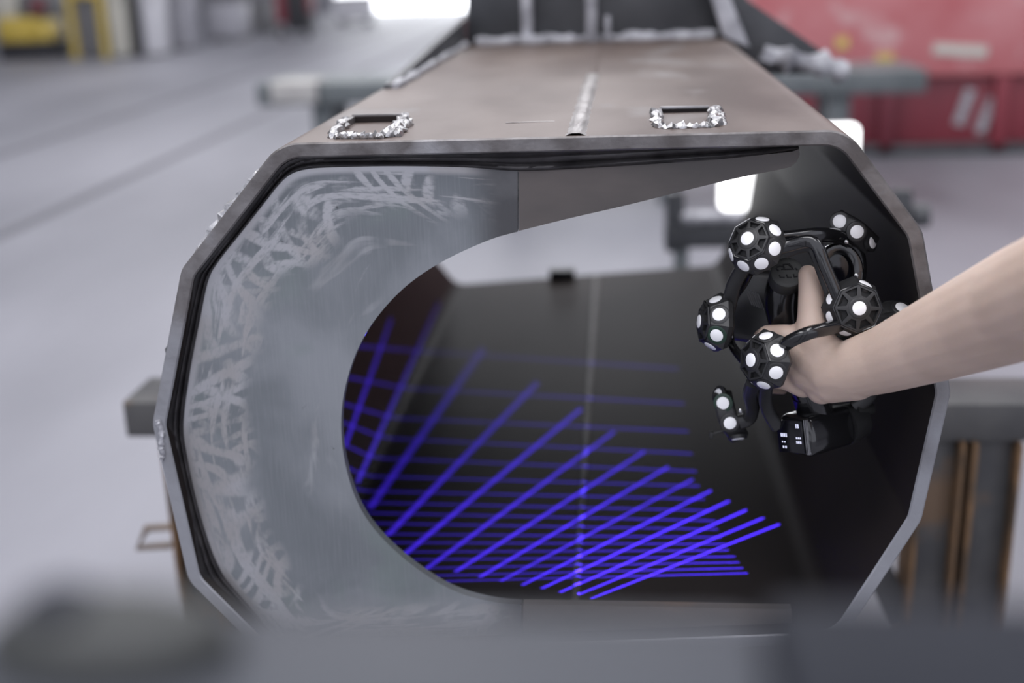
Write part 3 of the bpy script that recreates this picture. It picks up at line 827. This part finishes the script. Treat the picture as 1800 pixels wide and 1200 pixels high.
# battery cap behind the lower head
tube('battery_cap', [P(1480, 748, .055), P(1508, 738, .07)], [.022, .020], M_black, sc, 20)
tube('cable_lug', [P(1500, 722, .06), P(1530, 718, .07)], [.010, .008], M_matte, sc, 14)
tube('neck', catmull([P(1422, 690, .036), P(1432, 722, .04), P(1440, 745, .045)], 5), .0185, M_gloss, sc, 20)

# ------------------------------------------------------------------ laser projector of the scanner (a point lamp that throws the line pattern)
IN3 = [p for p, r in IN2]
def hit(px, py):
    d = ray(px, py); best = None
    for i in range(len(IN3)):
        a, b = IN3[i], IN3[(i + 1) % len(IN3)]
        e = b - a; nrm = Vector((e.y, -e.x))
        den = nrm.x * d.x + nrm.y * d.z
        if abs(den) < 1e-9: continue
        t = (nrm.x * (a.x - CAM.x) + nrm.y * (a.y - CAM.z)) / den
        if t <= 0: continue
        q = CAM + d * t
        s = (Vector((q.x, q.z)) - a).dot(e) / e.length_squared
        if -0.02 <= s <= 1.02 and q.y > 0.0 and (best is None or q.y < best.y): best = q
    return best
LO = P(1392, 655, .10)
H_R = [(1192, 648), (1203, 709), (1210, 758), (1217, 797), (1224, 828), (1229, 854), (1238, 877), (1247, 897), (1257, 915), (1262, 930), (1268, 944), (1275, 956), (1281, 967), (1292, 978), (1299, 988), (1306, 998), (1314, 1007)]
H_L = [(855, 625), (855, 690), (860, 742), (860, 779), (860, 813), (860, 843), (860, 868), (860, 888), (860, 906), (860, 923), (860, 940), (860, 954), (860, 969), (860, 982), (860, 996), (860, 1009), (860, 1019)]
D_L = [(607, 782), (626, 848), (650, 893), (682, 940), (710, 975), (750, 999), (800, 1005), (843, 1014), (880, 1021), (918, 1028), (952, 1034), (984, 1041), (1014, 1046), (1039, 1052)]
D_R = [(688, 560), (772, 532), (850, 612), (945, 672), (1022, 718), (1080, 758), (1133, 793), (1175, 820), (1218, 842), (1250, 862), (1282, 880), (1312, 896), (1342, 910), (1370, 921)]
ld = bpy.data.lights.new('laser_projector', 'POINT')
ld.energy = 700.0; ld.shadow_soft_size = 0.0004; ld.color = (1, 1, 1); ld.use_nodes = True
lo = bpy.data.objects.new('laser_projector', ld); COL.objects.link(lo); lo.location = LO; kid(lo, sc); lo.location = LO
def laser_nodes():
    nt = ld.node_tree; N = nt.nodes; L = nt.links
    em_ = [n for n in N if n.type == 'EMISSION'][0]
    geo = N.new('ShaderNodeTexCoord'); vec = geo.outputs['Normal']
    def dotp(v):
        n = N.new('ShaderNodeVectorMath'); n.operation = 'DOT_PRODUCT'; L.new(vec, n.inputs[0]); n.inputs[1].default_value = v; return n.outputs['Value']
    def m(op, a, b):
        n = N.new('ShaderNodeMath'); n.operation = op
        for i, v in enumerate((a, b)):
            if v is None: continue
            if isinstance(v, (int, float)): n.inputs[i].default_value = v
            else: L.new(v, n.inputs[i])
        return n.outputs[0]
    total = None
    def line(pl_, pr_, hw, amp, left_cut):
        nonlocal total
        a = (pl_ - LO).normalized(); b = (pr_ - LO).normalized()
        n = a.cross(b).normalized()
        q = m('ABSOLUTE', dotp(n), None)
        mr = N.new('ShaderNodeMapRange'); mr.inputs['From Min'].default_value = hw; mr.inputs['From Max'].default_value = hw * 0.45
        mr.inputs['To Min'].default_value = 0; mr.inputs['To Max'].default_value = amp; L.new(q, mr.inputs['Value'])
        cut = n.cross(b)
        if cut.dot(a) < 0: cut = -cut
        val = m('MULTIPLY', mr.outputs[0], m('GREATER_THAN', dotp(cut), 0.0))
        if left_cut:
            c2 = n.cross(a)
            if c2.dot(b) < 0: c2 = -c2
            val = m('MULTIPLY', val, m('GREATER_THAN', dotp(c2), 0.0))
        # keep only the half of the plane ahead of the projector
        mid = (a + b).normalized()
        val = m('MULTIPLY', val, m('GREATER_THAN', dotp(mid), 0.1))
        total = val if total is None else m('ADD', total, val)
    amps = [.9, .8, .9, 1.0, 1.1, .95, 1.0, 1.05, .8, 1.1, 1.2, 1.15, 1.0, 1.0]
    for i, (a, b) in enumerate(zip(D_L, D_R)):
        pa_, pb_ = hit(*a), hit(*b)
        if pa_ and pb_: line(pa_, pb_, .0046, amps[i], True)
    for i, (a, b) in enumerate(zip(H_L, H_R)):
        pa_, pb_ = hit(*a), hit(*b)
        if pa_ and pb_: line(pa_, pb_, .0042, .5, False)
    em_.inputs['Color'].default_value = (0.055, 0.022, 1.0, 1)
    L.new(total, em_.inputs['Strength'])
laser_nodes()

# ------------------------------------------------------------------ arm and hand holding the scanner
def capsule(bm, a, ra, b, rb, seg=20):
    a = Vector(a); b = Vector(b); d = b - a; Ln = d.length; d.normalize()
    u, v, _ = frame_axes(d, Vector((0.13, 0.9, 0.2)).normalized())
    rings = []
    for k in range(1, 6): th = math.pi / 2 * k / 5; rings.append((a - d * ra * math.cos(th), ra * math.sin(th)))
    for k in range(0, 5): th = math.pi / 2 * k / 5; rings.append((b + d * rb * math.sin(th), rb * math.cos(th)))
    vs = []
    for c, r in rings: vs.append([bm.verts.new(c + (u * math.cos(2 * math.pi * i / seg) + v * math.sin(2 * math.pi * i / seg)) * r) for i in range(seg)])
    s = bm.verts.new(a - d * ra); e = bm.verts.new(b + d * rb)
    for i in range(seg):
        j = (i + 1) % seg
        bm.faces.new((s, vs[0][j], vs[0][i])); bm.faces.new((e, vs[-1][i], vs[-1][j]))
        for k in range(len(vs) - 1): bm.faces.new((vs[k][i], vs[k][j], vs[k + 1][j], vs[k + 1][i]))
def make_person():
    bm = bmesh.new()
    def chain(lst):
        pts = [((P(*q[:3]) if len(q) == 4 else Vector(q[0])), q[-1]) for q in lst]
        for (a, ra), (b, rb) in zip(pts, pts[1:]): capsule(bm, a, ra, b, rb)
    shoulder = Vector((.66, -.66, 1.43)); elbow = P(2040, 428, -.34)
    chain([(shoulder, .058), (shoulder.lerp(elbow, .5), .052), (elbow, .046)])
    chain([(2040, 428, -.34, .046), (1950, 468, -.27, .0485), (1800, 532, -.175, .0475), (1720, 565, -.13, .0435), (1640, 598, -.09, .0385), (1560, 630, -.055, .0325), (1500, 648, -.032, .0290), (1462, 650, -.02, .0265)])
    # heel of the hand, back of the hand
    chain([(1500, 655, -.03, .028), (1462, 668, -.018, .023), (1445, 682, -.012, .0165)])
    chain([(1470, 645, -.02, .027), (1436, 632, -.010, .0245), (1412, 612, .0, .020)])
    chain([(1455, 660, -.015, .024), (1424, 650, -.004, .022), (1408, 640, .002, .018)])
    # thumb laid along the grip
    chain([(1448, 625, -.014, .023), (1430, 590, -.006, .0185), (1428, 552, .004, .0148), (1425, 512, .012, .0122), (1420, 482, .018, .0098)])
    # web between thumb and index finger
    chain([(1422, 585, .002, .016), (1404, 590, .010, .013), (1388, 592, .014, .012)])
    # four fingers closing round the grip
    for (y, k) in ((594, 1.0), (622, 1.03), (648, .97), (672, .86)):
        chain([(1412, y + 6, .004, .0145 * k), (1382, y - 4, .006, .0118 * k), (1350, y - 6, .020, .0102 * k), (1338, y, .048, .0092 * k), (1352, y + 8, .070, .0082 * k), (1376, y + 12, .074, .0072 * k)])
    me = bpy.data.meshes.new('tmp'); bm.to_mesh(me); bm.free()
    t = bpy.data.objects.new('tmp', me); COL.objects.link(t)
    r = t.modifiers.new('r', 'REMESH'); r.mode = 'VOXEL'; r.voxel_size = 0.0021
    s = t.modifiers.new('s', 'SMOOTH'); s.iterations = 9; s.factor = 0.5
    dg = bpy.context.evaluated_depsgraph_get(); dg.update()
    me2 = bpy.data.meshes.new_from_object(t.evaluated_get(dg))
    bpy.data.objects.remove(t)
    me2.name = 'person'; me2.materials.clear()
    o = link('person', me2, M_skin, None, 0)
    me2.polygons.foreach_set('use_smooth', [True] * len(me2.polygons))
    tag(o, 'bare forearm and left hand reaching in from the right, gripping the scanner', 'person')
    # short dark sleeve on the upper arm, outside the picture
    d = (elbow - shoulder)
    pts = [shoulder - d * .12 + d * (.85 * i / 8) for i in range(9)]
    sl = tube('sleeve', pts, [.070, .069, .068, .0675, .0665, .066, .066, .066, .067], M_cloth, o, 24)
    return o
make_person()

# ------------------------------------------------------------------ blurred bench close to the lens
M_fg = mat('blue_grey_paint', (0.036, 0.040, 0.052), 0.6, 0.0, (0.048, 0.052, 0.064), 10)
M_fgd = mat('dark_blue_paint', (0.012, 0.014, 0.021), 0.65, 0.0, (0.018, 0.02, 0.028), 10, spec=0.2)
YG = -0.91
fb = thing('steel_stand', 'dark blue-grey steel rail of a stand, blurred at the bottom of the picture', 'stand', (0, YG, 0))
zc = P(900, 1162, YG).z
box('rail', (-.0625, YG, zc - .03), (.195, .05, .06), M_fg, fb, bev=.006)
box('rail_end', (.135, YG, zc - .0255), (.200, .052, .060), M_fgd, fb, bev=.006)
for x in (-.10, .18):
    box('post', (x, YG, (zc - .062) / 2), (.05, .05, zc - .062), M_fgd, fb, bev=.004)
    box('foot', (x, YG, .01), (.10, .30, .02), M_fgd, fb, bev=.004)
M_fgo = mat('oily_casting', (0.026, 0.028, 0.028), 0.6, 0.0, (0.042, 0.042, 0.042), 12)
cl = thing('clamp_block', 'dark rounded clamp block, blurred in the lower left corner', 'clamp', P(210, 1180, YG))
hx = P(190, 1100, YG); hz = P(200, 1062, YG).z
bm = bmesh.new()
bmesh.ops.create_uvsphere(bm, u_segments=24, v_segments=14, radius=1.0)
base = zc
for v in bm.verts:
    c_ = v.co.copy(); c_.z = max(c_.z, -.25)
    v.co = Vector((hx.x + c_.x * .031, YG + c_.y * .018, base + .0005 + (c_.z + .25) / 1.25 * (hz - base)))
kid(bm_obj('clamp_body', bm, M_fgo), cl)
lathe('clamp_screw', (hx.x - .012, YG, base), (0, 0, 1), [(.006, 0), (.006, (hz - base) * 1.02), (.009, (hz - base) * 1.03), (.009, (hz - base) * 1.08)], M_fgd, cl, 12)

# ------------------------------------------------------------------ far background
M_red = mat('worn_red_paint', (0.46, 0.12, 0.13), 0.5, 0, (0.58, 0.24, 0.25), 1.6, (1, 1, 1), 6, lo=0.4, hi=0.72, col3=(0.60, 0.36, 0.36), scale3=4)
M_dred = mat('dark_red_paint', (0.12, 0.016, 0.028), 0.5, 0, (0.21, 0.028, 0.042), 1.4, (1, 1, 0.6), 5)
M_yel = mat('yellow_paint', (0.52, 0.38, 0.06), 0.5, 0, (0.60, 0.46, 0.12), 3)
M_cream = mat('cream_paint', (0.52, 0.51, 0.46), 0.6)
M_white = mat('white_paint', (0.62, 0.62, 0.66), 0.6)
M_grey = mat('grey_cabinet', (0.15, 0.15, 0.16), 0.6)
M_lgrey = mat('light_grey_panel', (0.34, 0.34, 0.38), 0.6)
M_black2 = mat('black_tyre', (0.025, 0.025, 0.03), 0.7)
# red skip/container body behind on the right
YRd = 7.7
rc = thing('red_container', 'large worn red steel container with a dark red skirt behind the beam', 'container', (3.2, YRd, 0))
x0, x1 = 0.95, 5.6; zs = P(1650, 133, YRd).z
box('upper_panel', ((x0 + x1) / 2, YRd + 1.1, (zs + 2.4) / 2), (x1 - x0, 2.2, 2.4 - zs), M_red, rc, bev=.01)
box('skirt', ((x0 + x1) / 2, YRd + 1.13, (zs + .05) / 2), (x1 - x0 - .06, 2.1, zs - .05), M_dred, rc, bev=.01)
for px_ in (1560, 1760):
    x = P(px_, 200, YRd).x
    box('upright', (x, YRd + .06, zs / 2), (.10, .12, zs - .01), M_dred, rc, bev=.01)
box('bottom_rail', ((x0 + x1) / 2, YRd + .1, .04), (x1 - x0 - .1, .2, .08), M_dsteel, rc, bev=.01)
for (a, b, z_, rz, m_) in ((1640, 1735, 88, .08, M_cream), (1540, 1570, 105, 0, M_yel), (1470, 1490, 75, 0, M_yel)):
    c_ = P((a + b) / 2, z_, YRd)
    box('paint_patch', (c_.x, YRd - .006, c_.z), (P(b, z_, YRd).x - P(a, z_, YRd).x, .012, .075), m_, rc, rot=Matrix.Rotation(rz, 3, 'Y'))
for (px_, py_) in ((1700, 190), (1738, 205)):
    c_ = P(px_, py_, YRd)
    box('light_scrape', (c_.x, YRd + .072, c_.z), (.07, .012, .26), M_pale, rc, rot=Matrix.Rotation(.28, 3, 'Y'))

def at(px, py): p = PZ(px, py, 0); return p
def wid(p, n): return n * (p.y + 1.15) / F * 0.95
# yellow machine
p = at(46, 106)
vm = thing('yellow_machine', 'yellow workshop machine with a dark base at the far left', 'machine', p)
box('base', p + Vector((0, .5, .14)), (.96, 1.0, .28), M_black2, vm, bev=.03)
box('body', p + Vector((-.12, .5, .50)), (.72, .9, .42), M_yel, vm, bev=.06)
box('side_tank', p + Vector((.34, .3, .48)), (.26, .6, .34), M_yel, vm, bev=.05)
box('control_head', p + Vector((.18, .5, .92)), (.55, .6, .42), M_grey, vm, bev=.05)
box('pale_hood', p + Vector((-.38, .5, 1.0)), (.45, .6, .6), M_cream, vm, bev=.05)
box('red_guard', p + Vector((.28, .15, .90)), (.22, .12, .20), M_dred, vm, bev=.03)
# grey cabinet in a yellow frame
p = at(157, 104)
cb = thing('yellow_framed_cabinet', 'grey cabinet held between two yellow posts', 'cabinet', p)
box('cabinet_body', p + Vector((0, .4, 1.0)), (.42, .5, 1.9), M_grey, cb, bev=.02)
for s in (-1, 1): box('yellow_post', p + Vector((s * .27, .1, 1.05)), (.10, .10, 2.1), M_yel, cb, bev=.01)
box('yellow_crossbar', p + Vector((0, .1, 1.07)), (.43, .10, .10), M_yel, cb, bev=.01)
def cabinet(px_, py_, w_, h_, m_, name, label, cat):
    p = at(px_, py_)
    t = thing(name, label, cat, p)
    box('panel', p + Vector((0, .3, h_ / 2 + .04)), (w_, .5, h_), m_, t, bev=.02)
    box('plinth', p + Vector((0, .32, .025)), (w_ * .9, .45, .05), M_grey, t)
    box('handle', p + Vector((w_ * .32, .03, h_ * .5)), (.03, .04, .2), M_grey, t, bev=.005)
cabinet(210, 102, .28, 2.0, M_cream, 'cream_cabinet', 'tall cream cabinet beside the yellow-framed grey cabinet', 'cabinet')
cabinet(269, 99, .28, 2.0, M_white, 'white_cabinet', 'tall white cabinet right of the dark gas cylinder', 'cabinet')
cabinet(315, 88, .50, 1.9, M_lgrey, 'grey_locker', 'light grey locker next to the white cabinet', 'locker')
p = at(239, 101)
gcy = thing('gas_cylinder', 'dark upright gas cylinder between the cream and white cabinets', 'gas cylinder', p)
lathe('cylinder_body', p + Vector((0, .2, 0)), (0, 0, 1), [(.075, 0), (.08, .03), (.08, 1.25), (.06, 1.40), (.03, 1.46)], M_black2, gcy, 20)
lathe('valve', p + Vector((0, .2, 1.46)), (0, 0, 1), [(.025, 0), (.025, .08), (.05, .09), (.05, .14)], M_silver, gcy, 12)
def crate(px_, py_, w_, h_, m_, label):
    p = at(px_, py_)
    t = thing('storage_crate', label, 'crate', p, None)
    box('crate_body', p + Vector((0, .4, h_ / 2 + .08)), (w_, .7, h_ - .02), m_, t, bev=.02)
    for s in (-1, 1): box('skid', p + Vector((s * w_ * .35, .4, .035)), (.10, .7, .07), M_grey, t)
    box('lid', p + Vector((0, .4, h_ + .095)), (w_ * 1.04, .74, .05), M_grey, t, bev=.01)
crate(395, 74, .70, .70, M_lgrey, 'light grey crate left of the dark crate in the far background')
crate(448, 62, .75, .62, M_grey, 'dark grey crate left of the red and black trolley')
# red and black trolley
p = at(515, 68)
tl = thing('trolley', 'dark red and black machine trolley standing alone on the far floor', 'trolley', p)
box('black_body', p + Vector((.10, .3, .72)), (.46, .6, 1.15), M_black2, tl, bev=.05)
box('red_panel', p + Vector((-.22, .25, .72)), (.22, .5, .85), M_dred, tl, bev=.05)
box('red_strip', p + Vector((.36, .25, .80)), (.08, .4, .6), M_dred, tl, bev=.02)
for s in (-1, 1): lathe('wheel', p + Vector((s * .28 - .03, .2, .11)), (1, 0, 0), [(.03, -.01), (.11, 0), (.11, .06), (.03, .07)], M_black2, tl, 16)
crate(620, 42, .9, .55, M_white, 'white crate right of the red and black trolley')
